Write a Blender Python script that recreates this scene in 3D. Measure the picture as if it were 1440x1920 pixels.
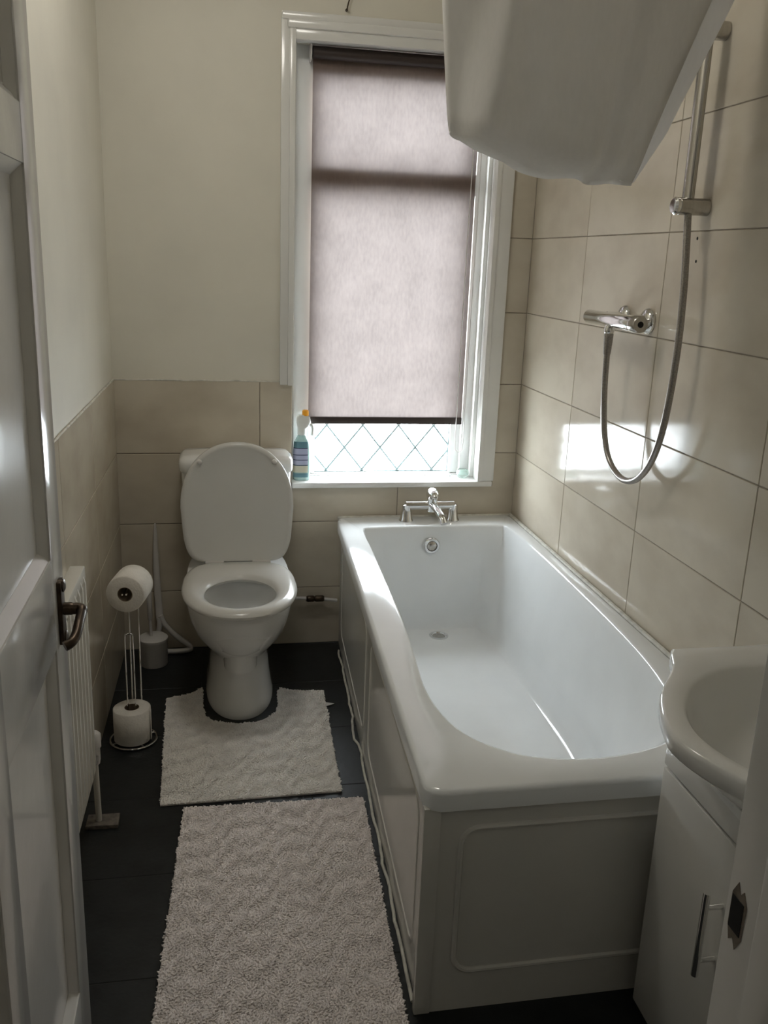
import bpy, bmesh, math, random
from mathutils import Vector, Matrix
random.seed(7)
for o in list(bpy.data.objects): bpy.data.objects.remove(o)
SC = bpy.context.scene
COL = SC.collection
# ------------------------------------------------------------------ camera
FPX = 1680.144
PITCH, YAW, ROLL = map(math.radians, (15.67, 10.82, 2.16))
fw = Vector((math.sin(YAW)*math.cos(PITCH), math.cos(YAW)*math.cos(PITCH), -math.sin(PITCH)))
ri = Vector((math.cos(YAW), -math.sin(YAW), 0)); up = ri.cross(fw)
ri2 = math.cos(ROLL)*ri + math.sin(ROLL)*up; up2 = -math.sin(ROLL)*ri + math.cos(ROLL)*up
cam = bpy.data.cameras.new('camera'); co = bpy.data.objects.new('camera', cam); COL.objects.link(co)
M = Matrix((ri2, up2, -fw)).transposed().to_4x4(); M.translation = Vector((-1.072, -3.08075, 1.38144))
co.matrix_world = M
cam.sensor_fit = 'VERTICAL'; cam.sensor_height = 36; cam.lens = FPX/1920*36; cam.clip_start = .02
SC.camera = co
# ------------------------------------------------------------------ light and exposure
W = bpy.data.worlds.new('sky'); SC.world = W; W.use_nodes = True
WB = W.node_tree.nodes['Background']; WB.inputs[0].default_value = (.87, .95, 1, 1); WB.inputs[1].default_value = 8.3
def area(name, loc, size, rot):
    l = bpy.data.lights.new(name, 'AREA'); l.shape = 'RECTANGLE'; l.size, l.size_y = size; l.cycles.is_portal = True
    o = bpy.data.objects.new(name, l); COL.objects.link(o); o.location = loc; o.rotation_euler = rot
area('window_portal', (-.475, .30, 1.3), (.9, 1.7), (math.radians(-90), 0, 0))
VS = SC.view_settings; VS.view_transform = 'Standard'; VS.look = 'None'; VS.gamma = 1; VS.exposure = 1.85; VS.use_curve_mapping = False
HALL_FILL = 1.7; BATH_FILL = 6.3  # emission strengths of the two added fill lamps
# ------------------------------------------------------------------ materials
MATS = {}
def mat(name, col, rough=.5, metal=0, var=.06, scale=8, bump=0, bscale=60, spec=.5, coat=0, trans=0, rnd=0, col2=None, stretch=(1, 1, 1)):
    if name in MATS: return MATS[name]
    m = bpy.data.materials.new(name); m.use_nodes = True; nt = m.node_tree; N = nt.nodes; L = nt.links
    p = N['Principled BSDF']; p.inputs['Roughness'].default_value = rough; p.inputs['Metallic'].default_value = metal
    p.inputs['Specular IOR Level'].default_value = spec; p.inputs['Coat Weight'].default_value = coat
    p.inputs['Transmission Weight'].default_value = trans
    tc = N.new('ShaderNodeTexCoord'); mp = N.new('ShaderNodeMapping'); mp.inputs['Scale'].default_value = stretch
    L.new(tc.outputs['Object'], mp.inputs[0])
    if rnd:
        oi = N.new('ShaderNodeObjectInfo'); mu = N.new('ShaderNodeVectorMath'); mu.operation = 'SCALE'; mu.inputs[0].default_value = (13, 7, 29)
        L.new(oi.outputs['Random'], mu.inputs['Scale']); L.new(mu.outputs[0], mp.inputs['Location'])
    nz = N.new('ShaderNodeTexNoise'); nz.inputs['Scale'].default_value = scale; nz.inputs['Detail'].default_value = 5
    L.new(mp.outputs[0], nz.inputs['Vector'])
    mx = N.new('ShaderNodeMix'); mx.data_type = 'RGBA'
    c2 = col2 or tuple(max(0, c*(1-3*var)) for c in col)
    mx.inputs['A'].default_value = (*c2, 1); mx.inputs['B'].default_value = (*[min(1, c*(1+var)) for c in col], 1)
    rp = N.new('ShaderNodeMapRange'); rp.inputs['From Min'].default_value = .25; rp.inputs['From Max'].default_value = .6
    L.new(nz.outputs['Fac'], rp.inputs['Value']); L.new(rp.outputs[0], mx.inputs['Factor']); L.new(mx.outputs['Result'], p.inputs['Base Color'])
    if bump:
        nb = N.new('ShaderNodeTexNoise'); nb.inputs['Scale'].default_value = bscale; nb.inputs['Detail'].default_value = 3
        L.new(mp.outputs[0], nb.inputs['Vector']); b = N.new('ShaderNodeBump'); b.inputs['Strength'].default_value = bump; b.inputs['Distance'].default_value = .004
        L.new(nb.outputs['Fac'], b.inputs['Height']); L.new(b.outputs[0], p.inputs['Normal'])
    MATS[name] = m; return m
TILE = mat('beige_tile', (.60, .545, .45), .10, spec=.13, var=.05, scale=5, rnd=1, col2=(.52, .46, .37), stretch=(1, 1, 1.6))
GROUT = mat('grout', (.27, .235, .185), .8, var=.1, scale=40)
SLATE = mat('floor_tile', (.016, .018, .019), .42, spec=.3, var=.15, scale=14, rnd=1, bump=.15, bscale=90)
FGROUT = mat('floor_grout', (.035, .036, .036), .8)
PLASTER = mat('plaster', (.76, .73, .64), .55, var=.025, scale=3, bump=.12, bscale=18)
WHITEP = mat('white_gloss_paint', (.78, .775, .75), .16, var=.015, scale=6, bump=.05, bscale=25)
DOORP = mat('door_paint', (.72, .71, .685), .13, var=.02, scale=5, bump=.07, bscale=22)
CERAM = mat('ceramic', (.80, .80, .785), .06, var=.01)
SEATM = mat('seat_plastic', (.66, .655, .63), .2, var=.01)
ACRYL = mat('bath_acrylic', (.86, .885, .90), .09, var=.01)
PANEL = mat('panel_plastic', (.70, .69, .65), .14, var=.02, scale=4)
CABW = mat('cabinet_white', (.72, .71, .68), .2, var=.02, scale=4)
CHROME = mat('chrome', (.80, .80, .80), .06, 1, var=.01)
STEEL = mat('brushed_steel', (.50, .48, .45), .25, 1, var=.05, scale=120, stretch=(1, 1, .05))
HOSE = mat('hose_steel', (.36, .34, .32), .33, .9, var=.1, scale=300)
BRONZE = mat('antique_bronze', (.07, .05, .035), .35, .8, var=.2, scale=40)
PAPER = mat('toilet_paper', (.80, .77, .72), .95, var=.03, scale=30, bump=.3, bscale=160)
CARD = mat('card_core', (.22, .17, .12), .9)
PLW = mat('white_plastic', (.70, .68, .66), .35, var=.02)
CURT = None
RADP = mat('radiator_enamel', (.70, .68, .62), .25, var=.02)
DARK = mat('dark_hole', (.01, .01, .01), .8)
SEAL = mat('sealant', (.62, .60, .54), .6, var=.1, scale=40)
LEAD = mat('lead_strip', (.20, .27, .28), .6, 0)
UPVC = mat('window_white', (.83, .83, .82), .25, var=.01)
BROWN = mat('brown_bar', (.035, .022, .018), .5)
WATER = mat('water', (.75, .8, .8), .02, trans=.6)
WOOD = mat('bare_wood', (.26, .22, .18), .7, var=.2, scale=30)
def trans_mat(name, dcol, tcol, fac, lo=.86, hi=1.08):
    m = bpy.data.materials.new(name); m.use_nodes = True; nt = m.node_tree; N = nt.nodes; L = nt.links
    N.remove(N['Principled BSDF']); out = N['Material Output']
    d = N.new('ShaderNodeBsdfDiffuse'); t = N.new('ShaderNodeBsdfTranslucent'); mx = N.new('ShaderNodeMixShader'); mx.inputs[0].default_value = fac
    tc = N.new('ShaderNodeTexCoord'); nz = N.new('ShaderNodeTexNoise'); nz.inputs['Scale'].default_value = 110; nz.inputs['Detail'].default_value = 4
    mp = N.new('ShaderNodeMapping'); mp.inputs['Scale'].default_value = (1, 1, .35); L.new(tc.outputs['Object'], mp.inputs[0]); L.new(mp.outputs[0], nz.inputs['Vector'])
    n2 = N.new('ShaderNodeTexNoise'); n2.inputs['Scale'].default_value = 9; L.new(tc.outputs['Object'], n2.inputs['Vector'])
    ad = N.new('ShaderNodeMath'); ad.operation = 'ADD'; L.new(nz.outputs['Fac'], ad.inputs[0]); L.new(n2.outputs['Fac'], ad.inputs[1])
    mr = N.new('ShaderNodeMapRange'); mr.inputs['From Min'].default_value = .7; mr.inputs['From Max'].default_value = 1.3
    mr.inputs['To Min'].default_value = lo; mr.inputs['To Max'].default_value = hi; L.new(ad.outputs[0], mr.inputs['Value'])
    for s, c in ((d, dcol), (t, tcol)):
        vm = N.new('ShaderNodeVectorMath'); vm.operation = 'SCALE'; vm.inputs[0].default_value = c; L.new(mr.outputs[0], vm.inputs['Scale']); L.new(vm.outputs[0], s.inputs['Color'])
    L.new(d.outputs[0], mx.inputs[1]); L.new(t.outputs[0], mx.inputs[2]); L.new(mx.outputs[0], out.inputs['Surface'])
    return m
BLIND = trans_mat('blind_fabric', (.30, .22, .18), (.077, .066, .063), .5)
CURT = trans_mat('curtain_fabric', (.80, .78, .75), (.80, .79, .77), .45, .97, 1.02)
def glass_mat():
    m = bpy.data.materials.new('window_glass'); m.use_nodes = True; nt = m.node_tree; N = nt.nodes; L = nt.links
    N.remove(N['Principled BSDF']); out = N['Material Output']
    t = N.new('ShaderNodeBsdfTransparent'); g = N.new('ShaderNodeBsdfGlossy'); g.inputs['Roughness'].default_value = .02
    nz = N.new('ShaderNodeTexNoise'); nz.inputs['Scale'].default_value = 6; tc = N.new('ShaderNodeTexCoord'); L.new(tc.outputs['Object'], nz.inputs['Vector'])
    mr = N.new('ShaderNodeMapRange'); mr.inputs['To Min'].default_value = .04; mr.inputs['To Max'].default_value = .07; L.new(nz.outputs['Fac'], mr.inputs['Value'])
    mx = N.new('ShaderNodeMixShader'); L.new(mr.outputs[0], mx.inputs[0]); L.new(t.outputs[0], mx.inputs[1]); L.new(g.outputs[0], mx.inputs[2]); L.new(mx.outputs[0], out.inputs['Surface'])
    return m
GLASS = glass_mat()
def clear_mat(name, col):
    m = mat(name, col, .05, trans=.85, var=.02); return m
TEALB = mat('bottle_teal', (.55, .74, .72), .15, trans=.35, var=.03)
BOTW = mat('bottle_white', (.80, .82, .80), .2, var=.02)
LBL = mat('label_teal', (.12, .25, .30), .4); LBP = mat('label_lilac', (.40, .42, .58), .4); LBD = mat('label_dark', (.03, .05, .10), .4); LBC = mat('label_cream', (.6, .58, .45), .4)
ORANGE = mat('orange_plastic', (.95, .42, .03), .3)
CLEARG = clear_mat('clear_glass', (.78, .88, .84))
MATPILE = mat('mat_pile', (.95, .885, .865), .95, var=.05, scale=45, spec=.1)
MATBACK = mat('mat_backing', (.86, .80, .76), .95)
PEDPILE = mat('pedestal_mat_pile', (.95, .92, .88), .95, var=.05, scale=26, spec=.1)
HALLF = mat('hall_carpet', (.16, .13, .11), .95, bump=.3, bscale=200)
def emis(name, col, s):
    m = bpy.data.materials.new(name); m.use_nodes = True; p = m.node_tree.nodes['Principled BSDF']
    p.inputs['Base Color'].default_value = (*col, 1); p.inputs['Emission Color'].default_value = (*col, 1); p.inputs['Emission Strength'].default_value = s; return m
# ------------------------------------------------------------------ mesh helpers
class MB:
    def __init__(s): s.v = []; s.f = []
    def add(s, vs, fs):
        o = len(s.v); s.v += [tuple(p) for p in vs]; s.f += [tuple(i+o for i in q) for q in fs]; return s
    def box(s, a, b, bev=0, T=None):
        bm = bmesh.new(); c = [(a[i]+b[i])/2 for i in range(3)]; d = [abs(b[i]-a[i]) for i in range(3)]
        bmesh.ops.create_cube(bm, size=1, matrix=Matrix.Translation(c) @ Matrix.Diagonal((*d, 1)))
        if bev: bmesh.ops.bevel(bm, geom=bm.edges[:], offset=min(bev, min(d)*.45), segments=2, profile=.6, affect='EDGES')
        if T: bm.transform(T)
        bm.verts.index_update(); s.add([v.co for v in bm.verts], [[v.index for v in f.verts] for f in bm.faces]); bm.free(); return s
    def loft(s, rings, cap0=True, cap1=True, closed=True):
        n = len(rings[0]); vs = [p for r in rings for p in r]; fs = []
        for i in range(len(rings)-1):
            for j in range(n if closed else n-1):
                k = (j+1) % n; fs.append((i*n+j, i*n+k, (i+1)*n+k, (i+1)*n+j))
        if cap0: fs.append(tuple(range(n))[::-1])
        if cap1: fs.append(tuple(range((len(rings)-1)*n, len(rings)*n)))
        return s.add(vs, fs)
    def tube(s, pts, r, n=10, cap=True, closed=False, flat=None):
        P = [Vector(p) for p in pts]; rings = []; m = len(P)
        rr = r if isinstance(r, (list, tuple)) else [r]*m
        prev = None
        for i, p in enumerate(P):
            if closed: t = (P[(i+1) % m]-P[i-1]).normalized()
            else: t = (P[min(i+1, m-1)]-P[max(i-1, 0)]).normalized()
            if prev is None:
                u = t.orthogonal().normalized()
            else:
                u = (prev - t*prev.dot(t)).normalized()
            prev = u; w = t.cross(u)
            rings.append([p+rr[i]*(math.cos(a)*u+math.sin(a)*w) for a in [2*math.pi*k/n for k in range(n)]])
        if closed: rings.append(rings[0]); cap = False
        return s.loft(rings, cap, cap)
    def lathe(s, prof, c=(0, 0, 0), n=32, axis='Z', cap=True):
        rings = []
        for r, h in prof:
            ring = []
            for k in range(n):
                a = 2*math.pi*k/n; x, y = r*math.cos(a), r*math.sin(a)
                q = {'Z': (x, y, h), 'Y': (x, h, -y), 'X': (h, x, y)}[axis]
                ring.append((q[0]+c[0], q[1]+c[1], q[2]+c[2]))
            rings.append(ring)
        return s.loft(rings, cap, cap)
    def prism(s, poly, h0, h1, axis='Z'):
        def mp(p, h): return {'Z': (p[0], p[1], h), 'Y': (p[0], h, p[1]), 'X': (h, p[0], p[1])}[axis]
        return s.loft([[mp(p, h0) for p in poly], [mp(p, h1) for p in poly]])
    def build(s, name, m, parent=None, smooth=40, loc=None, rot=None):
        me = bpy.data.meshes.new(name); me.from_pydata(s.v, [], s.f)
        bm = bmesh.new(); bm.from_mesh(me); bmesh.ops.remove_doubles(bm, verts=bm.verts, dist=1e-6); bmesh.ops.recalc_face_normals(bm, faces=bm.faces); bm.to_mesh(me); bm.free()
        if smooth:
            me.shade_smooth(); me.set_sharp_from_angle(angle=math.radians(smooth))
        me.materials.append(m); return link(name, me, parent, loc, rot)
def link(name, me, parent=None, loc=None, rot=None):
    o = bpy.data.objects.new(name, me); COL.objects.link(o); o.parent = parent
    if loc: o.location = loc
    if rot: o.rotation_euler = rot
    return o
def tag(o, label=None, cat=None, group=None, kind=None):
    if label: o['label'] = label
    if cat: o['category'] = cat
    if group: o['group'] = group
    if kind: o['kind'] = kind
    return o
def empty(name, loc, label=None, cat=None, group=None, kind=None, rz=0):
    o = bpy.data.objects.new(name, None); COL.objects.link(o); o.location = loc; o.rotation_euler = (0, 0, rz); o.empty_display_size = .05
    return tag(o, label, cat, group, kind)
def sub(p, pts):
    return [tuple(q[i]-p[i] for i in range(3)) for q in pts]
def spline(pts, n=8, closed=False):
    P = [Vector(p) for p in pts]; out = []; m = len(P)
    for i in range(m if closed else m-1):
        a, b, c, d = (P[(i-1) % m], P[i], P[(i+1) % m], P[(i+2) % m]) if closed else (P[max(i-1, 0)], P[i], P[i+1], P[min(i+2, m-1)])
        for k in range(n):
            t = k/n; out.append(.5*((2*b)+(c-a)*t+(2*a-5*b+4*c-d)*t*t+(3*b-a-3*c+d)*t**3))
    if not closed: out.append(P[-1])
    return out
def rrect(x0, x1, y0, y1, r, n=6):
    out = []
    for cx, cy, a0 in ((x1-r, y1-r, 0), (x0+r, y1-r, 90), (x0+r, y0+r, 180), (x1-r, y0+r, 270)):
        for k in range(n+1):
            a = math.radians(a0+90*k/n); out.append((cx+r*math.cos(a), cy+r*math.sin(a)))
    return out
def tile_mesh(w, h, t, m, key, g=.0012, b=.0012):
    """tile facing local -Y, spanning x 0..w, z 0..h, front face at y=0, back at y=t"""
    mb = MB(); x0, x1, z0, z1 = g, w-g, g, h-g
    vs = [(x0, t, z0), (x1, t, z0), (x1, t, z1), (x0, t, z1), (x0, b, z0), (x1, b, z0), (x1, b, z1), (x0, b, z1),
          (x0+b, 0, z0+b), (x1-b, 0, z0+b), (x1-b, 0, z1-b), (x0+b, 0, z1-b)]
    fs = [(3, 2, 1, 0)]
    for o in (0, 4):
        for j in range(4): k = (j+1) % 4; fs.append((o+j, o+k, o+4+k, o+4+j))
    fs.append((8, 9, 10, 11)); me = bpy.data.meshes.new('tile'); me.from_pydata(vs, [], fs)
    bm = bmesh.new(); bm.from_mesh(me); bmesh.ops.recalc_face_normals(bm, faces=bm.faces); bm.to_mesh(me); bm.free(); me.materials.append(m); return me
TM = {}
def tile(parent, loc, rot, w, h, t=.008, m=TILE):
    k = (round(w, 4), round(h, 4), t, m.name)
    if k not in TM: TM[k] = tile_mesh(w, h, t, m, k)
    return link('tile', TM[k], parent, loc, rot)
# ------------------------------------------------------------------ levels
CEIL = 2.45; Z = [0, .221, .471, .721, .971, 1.221, 1.471, 1.721, 1.971, 2.221, CEIL]
YW = -2.42      # inner face of the door wall
# ------------------------------------------------------------------ shell
fl = MB().box((-1.6, YW-.06, -.1), (.1, .02, -.0015)).build('floor', FGROUT); tag(fl, kind='structure', label='dark slate tiled bathroom floor')
ys = [.0, -.01, -.323, -.636, -.949, -1.262, -1.575, -1.888, -2.201, -2.42]
for i in range(1, len(ys)-1):
    off = 0 if i % 2 else .3
    x = -1.46 - off
    while x < 0:
        a, b = max(x, -1.46), min(x+.62, 0)
        if b-a > .02: tile(fl, (a, ys[i], 0), (math.radians(-90), 0, 0), b-a, ys[i]-ys[i+1], .006, SLATE)
        x += .62
tag(MB().box((-1.6, -4.6, CEIL), (.1, .3, CEIL+.1)).build('ceiling', PLASTER), kind='structure', label='cream plastered ceiling')
# right wall
wr = MB().box((.002, YW-.1, 0), (.12, .3, CEIL)).build('wall_right', GROUT); tag(wr, kind='structure', label='beige tiled wall along the bath')
V = [0, -.482, -.985, -1.488, -1.991, YW]
for i in range(5):
    for j in range(2 if i < 3 else 0, 10):
        tile(wr, (0, V[i], Z[j]), (0, 0, math.radians(-90)), V[i]-V[i+1], Z[j+1]-Z[j])
for q, (y, z) in enumerate(((-1.128, 1.405), (-1.122, 1.455))):
    MB().lathe([(.0035, 0), (.0035, .0008)], (0, 0, 0), 12, 'X').build('drill_hole', DARK, wr, loc=(-.0007, y, z))
# back wall with window opening
OX0, OX1, OZ0, OZ1 = -.82, -.134, .60, 2.035
wb = MB()
wb.box((-1.6, 0, 0), (OX0, .20, CEIL)); wb.box((OX1, 0, 0), (.1, .20, CEIL)); wb.box((OX0, 0, 0), (OX1, .20, OZ0)); wb.box((OX0, 0, OZ1), (OX1, .20, CEIL))
wb = wb.build('wall_back', PLASTER, smooth=0); tag(wb, kind='structure', label='window wall, cream plaster above beige tiles')
gb = MB(); gb.box((-1.44, -.0025, 0), (OX0, .001, Z[4])); gb.box((OX0, -.0025, 0), (OX1, .001, .598)); gb.box((OX1, -.0025, 0), (0, .001, CEIL)); gb.build('grout', GROUT, wb, smooth=0)
def btile(x0, x1, z0, z1): tile(wb, (x0, -.005, z0), None, x1-x0, z1-z0)
for j in range(4):
    btile(-1.425, -.931, Z[j], Z[j+1]); btile(-.931, OX0 if j == 3 else (OX0 if j == 2 else -.437), Z[j], Z[j+1])
btile(OX0, -.437, Z[2], .598)
for j in range(2): btile(-.437, 0, Z[j], Z[j+1])
g_ = .0012; MB().prism([(-.437+g_, Z[2]+g_), (-g_, Z[2]+g_), (-g_, Z[3]-g_), (OX1+.05, Z[3]-g_), (OX1+.05, .598), (-.437+g_, .598)], -.005, .003, 'Y').build('tile', TILE, wb, 0)
for j in range(3, 10): btile(OX1+.05, 0, Z[j], Z[j+1])
MB().tube([(-1.42+.05*k, -.003+random.uniform(-.0006, .0006), Z[4]+random.uniform(-.001, .001)) for k in range(12)]+[(-.865, -.003, Z[4])], .003, 8).build('tile_top_sealant', SEAL, wb)
# left wall (slightly out of square)
LA = -math.atan(.017)
wl = MB().box((-.12, -2.6, 0), (0, .25, CEIL)).build('wall_left', PLASTER, smooth=0, loc=(-1.414, 0, 0), rot=(0, 0, LA)); tag(wl, kind='structure', label='cream plastered wall with beige tiled lower half beside the door')
MB().box((-.002, -2.45, 0), (.0025, -.006, Z[4])).build('grout', GROUT, wl, smooth=0)
lv = [-.006, -.50, -1.003, -1.506, -2.009, -2.44]
for i in range(5):
    for j in range(4):
        tile(wl, (.005, lv[i+1], Z[j]), (0, 0, math.radians(90)), lv[i]-lv[i+1], Z[j+1]-Z[j])
MB().tube([(.003, -.01-.05*k, Z[4]+random.uniform(-.001, .001)) for k in range(48)], .003, 8).build('tile_top_sealant', SEAL, wl)
# door wall and hall
JX0, JX1, DH = -1.36, -.585, 2.0
wf = MB(); wf.box((-1.6, YW-.12, 0), (JX0-.03, YW, CEIL)); wf.box((JX1+.03, YW-.12, 0), (.1, YW, CEIL)); wf.box((JX0-.03, YW-.12, DH+.03), (JX1+.03, YW, CEIL))
tag(wf.build('wall_front', PLASTER, smooth=0), kind='structure', label='door wall on the camera side')
wh = MB(); wh.box((-2.3, -4.5, 0), (-2.2, YW-.12, CEIL)); wh.box((.25, -4.5, 0), (.35, YW-.12, CEIL)); wh.box((-2.3, -4.6, 0), (.35, -4.5, CEIL)); wh.box((-2.3, YW-.14, 0), (-1.6, YW-.1, CEIL)); wh.box((.1, YW-.14, 0), (.35, YW-.1, CEIL)); wh.box((-2.3, -4.6, CEIL), (-1.6, YW-.1, CEIL+.1)); wh.box((.1, -4.6, CEIL), (.35, YW-.1, CEIL+.1))
tag(wh.build('wall_hall', PLASTER, smooth=0), kind='structure', label='plain cream hall walls behind the doorway')
tag(MB().box((-2.3, -4.6, -.1), (.35, YW-.06, 0)).build('floor_hall', HALLF), kind='structure', label='brown carpeted hall floor')
# door lining (right jamb, head, left jamb) with stop bead and strike hole
tr = MB(); tr.box((JX1, YW-.125, 0), (JX1+.032, YW+.012, DH), .003); tr.box((JX1-.012, YW-.125, 0), (JX1+.001, YW-.05, DH), .003)
tr.box((JX0-.032, YW-.125, 0), (JX0, YW+.004, DH), .003); tr.box((JX0-.03, YW-.125, DH), (JX1+.03, YW+.012, DH+.03), .003)
tr = tr.build('trim_2', WHITEP); tag(tr, kind='structure', label='white painted door lining at the right edge')
MB().box((JX1-.0012, -2.437, .766), (JX1+.001, -2.418, .802)).build('strike_hole', DARK, tr)
MB().prism([(-2.441, .802), (-2.434, .815), (-2.429, .808), (-2.424, .819), (-2.4165, .804), (-2.4165, .768), (-2.421, .752), (-2.427, .758), (-2.432, .748), (-2.440, .764)], JX1-.0006, JX1+.001, 'X').build('chipped_paint', WOOD, tr)
ar = MB().box((JX1+.01, YW, 0), (JX1+.075, YW+.014, DH+.06), .004).build('trim_3', WHITEP); tag(ar, kind='structure', label='white architrave beside the vanity unit')
# ------------------------------------------------------------------ window
w1 = empty('window_1', (-.477, 0, .6), kind='structure', label='white framed window with leaded lower glass and transom')
WO = (-.477, 0, .6)
def wpart(name, mb, m, parent=w1, smooth=40):
    mb.v = [(x-WO[0], y-WO[1], z-WO[2]) for x, y, z in mb.v]; return mb.build(name, m, parent, smooth)
# sill and architrave
wpart('sill', MB().box((OX0-.0, -.022, .598), (OX1+.045, .13, .618), .005), WHITEP)
wpart('architrave', MB().box((-.864, -.016, Z[4]-.01), (-.835, .0, 2.105), .003).box((-.838, -.022, Z[4]-.012), (OX0+.002, .03, 2.08), .005), WHITEP)
wpart('architrave', MB().box((OX1-.004, -.018, .618), (OX1+.05, .0, 2.105), .003).box((OX1-.012, -.022, .618), (OX1+.006, .03, 2.06), .004), WHITEP)
wpart('architrave', MB().box((-.864, -.020, 2.083), (-.084, 0, 2.108), .006).box((-.845, -.028, 2.060), (-.10, 0, 2.086), .006).box((-.82, -.018, 2.030), (-.134, .03, 2.064), .003), WHITEP)
# fixed frame
FR = MB()
FR.box((OX0, .08, 1.945), (OX1, .16, 2.0), .003).box((OX0-.01, .078, .61), (-.752, .16, 2.04), .003).box((-.19, .078, .61), (OX1+.01, .16, 2.04), .003).box((OX0, .085, 1.985), (OX1, .16, 2.04), .003).box((OX0, .085, .6), (OX1, .16, .622), .003).box((-.755, .078, 1.605), (-.185, .16, 1.675), .004)
wpart('frame', FR, UPVC)
wpart('reveal', MB().box((OX0-.001, .03, .61), (OX0+.008, .09, 2.04)).box((OX1-.008, .0, .618), (OX1+.001, .09, 2.04)).box((OX1-.022, .05, .618), (OX1-.006, .09, 2.04), .004), WHITEP)
def sash(z0, z1, nm):
    s = MB(); a, b, c, d = -.755, -.187, .1, .15; e = .026
    s.box((a, c, z0), (a+e, d, z1), .004).box((b-e-.012, c, z0), (b, d, z1), .004).box((a, c, z0), (b, d, z0+.008), .002).box((a, c, z1-e), (b, d, z1), .004)
    so = wpart('sash', s, UPVC)
    x0, x1, y0, y1 = a+e, b-e-.012, z0+.008, z1-e
    wpart('pane', MB().box((x0, .124, y0), (x1, .128, y1)), GLASS, so)
    L = MB(); t = .0045
    for p, q in (((x0, y0), (x1, y0)), ((x0, y1), (x1, y1)), ((x0, y0), (x0, y1)), ((x1, y0), (x1, y1))):
        L.box((min(p[0], q[0])-.003, .118, min(p[1], q[1])-.003), (max(p[0], q[0])+.003, .123, max(p[1], q[1])+.003))
    cx, cz, hx, hz = -.551, .633, .0665, .083
    for sg in (1, -1):
        for k in range(-30, 31):
            # line: z = cz + sg*(x-(cx+2k hx))*hz/hx
            pts = []
            for x in (x0, x1):
                zz = cz+sg*(x-(cx+2*k*hx))*hz/hx
                if y0 <= zz <= y1: pts.append((x, zz))
            for zz in (y0, y1):
                x = cx+2*k*hx+sg*(zz-cz)*hx/hz
                if x0 < x < x1: pts.append((x, zz))
            if len(pts) >= 2:
                p, q = pts[0], pts[1]; L.tube([(p[0], .121, p[1]), (q[0], .121, q[1])], .0039, 6)
    wpart('lead_lattice', L, LEAD, so)
sash(.618, 1.61, 'lower'); sash(1.67, 1.962, 'upper')
# ------------------------------------------------------------------ blind
BO = (-.476, .068, .815)
bl = empty('roller_blind', BO, 'brown translucent roller blind pulled most of the way down the window', 'blind')
def lp(o, name, mb, m, parent, smooth=40):
    mb.v = [(x-o[0], y-o[1], z-o[2]) for x, y, z in mb.v]; return mb.build(name, m, parent, smooth)
fab = MB(); nx, nz = 24, 60; X0, X1 = -.757, -.195
for j in range(nz+1):
    z = .835+(2.008-.835)*j/nz
    fab.v += [(X0+(X1-X0)*i/nx, .068+.0015*math.sin(i*.7+j*.1)*(1-j/nz)+.001*math.sin(i*.35), z) for i in range(nx+1)]
fab.f = [(j*(nx+1)+i, j*(nx+1)+i+1, (j+1)*(nx+1)+i+1, (j+1)*(nx+1)+i) for j in range(nz) for i in range(nx)]
lp(BO, 'fabric', fab, BLIND, bl)
lp(BO, 'bottom_bar', MB().box((X0-.001, .062, .813), (X1+.001, .074, .838), .003), BROWN, bl)
lp(BO, 'roller', MB().lathe([(.019, X0-.003), (.019, X1+.004)], (0, .049, 2.010), 28, 'X'), BROWN, bl)
for x in (X0-.012, X1+.006): lp(BO, 'bracket', MB().box((x, .028, 1.985), (x+.005, .078, 2.034), .002).lathe([(.010, x-.001), (.010, x+.007)], (0, .049, 2.010), 16, 'X'), PLW, bl)
ch = [(-.183, .052, 2.0), (-.186, .050, 1.4), (-.189, .05, .76)]+[(-.204-.0145*math.cos(a), .05, .730-.016*math.sin(a)) for a in [math.pi-(math.pi*k/8) for k in range(1, 8)]]+[(-.219, .05, .76), (-.216, .053, 1.4), (-.210, .056, 2.0)]
lp(BO, 'pull_chain', MB().tube(ch, .0018, 6), PLW, bl)
# ------------------------------------------------------------------ wall hook
hk = empty('wall_hook', (-.662, -.004, 2.125), 'dark metal hook on the wall just above the window head', 'hook')
MB().lathe([(.004, 0), (.004, .006), (.002, .008)], (0, -.004, 0), 12, 'Y').build('plate', BRONZE, hk)
MB().tube(spline([(0, .0, 0), (0, -.012, -.004), (.0, -.02, .004), (.004, -.02, .02), (.014, -.014, .05), (.022, -.008, .09)], 5), .0022, 8).build('wire', BRONZE, hk)
# ------------------------------------------------------------------ bath
BTH = (-.35, -.87, 0)
bath = empty('bathtub', BTH, 'white rectangular acrylic bathtub with rounded near end along the tiled wall', 'bathtub')
def bp(name, mb, m, parent=bath, smooth=40): return lp(BTH, name, mb, m, parent, smooth)
ZR = .488
outer = []
for (cx, cy), r in (((-.012, -.012), .01), ((-.65, -.012), .01), ((-.695, -1.716), .028), ((-.012, -1.735), .01)):
    outer.append((cx, cy, r))
def outer_curve(ins):
    o = []
    cs = [(-.009-ins, -.010-ins, 0), (-.658+ins, -.010-ins, 90), (-.723+ins, -1.746+ins, 180), (-.009-ins, -1.746+ins, 270)]
    rs = [.012, .02, .035, .012]
    for (x, y, a0), r in zip(cs, rs):
        sx = -1 if a0 in (0, 270) else 1; sy = -1 if a0 in (0, 90) else 1
        cx, cy = x+sx*r, y+sy*r
        for k in range(7):
            a = math.radians(a0+15*k); o.append(Vector((cx+r*math.cos(a), cy+r*math.sin(a), 0)))
    return o
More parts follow.
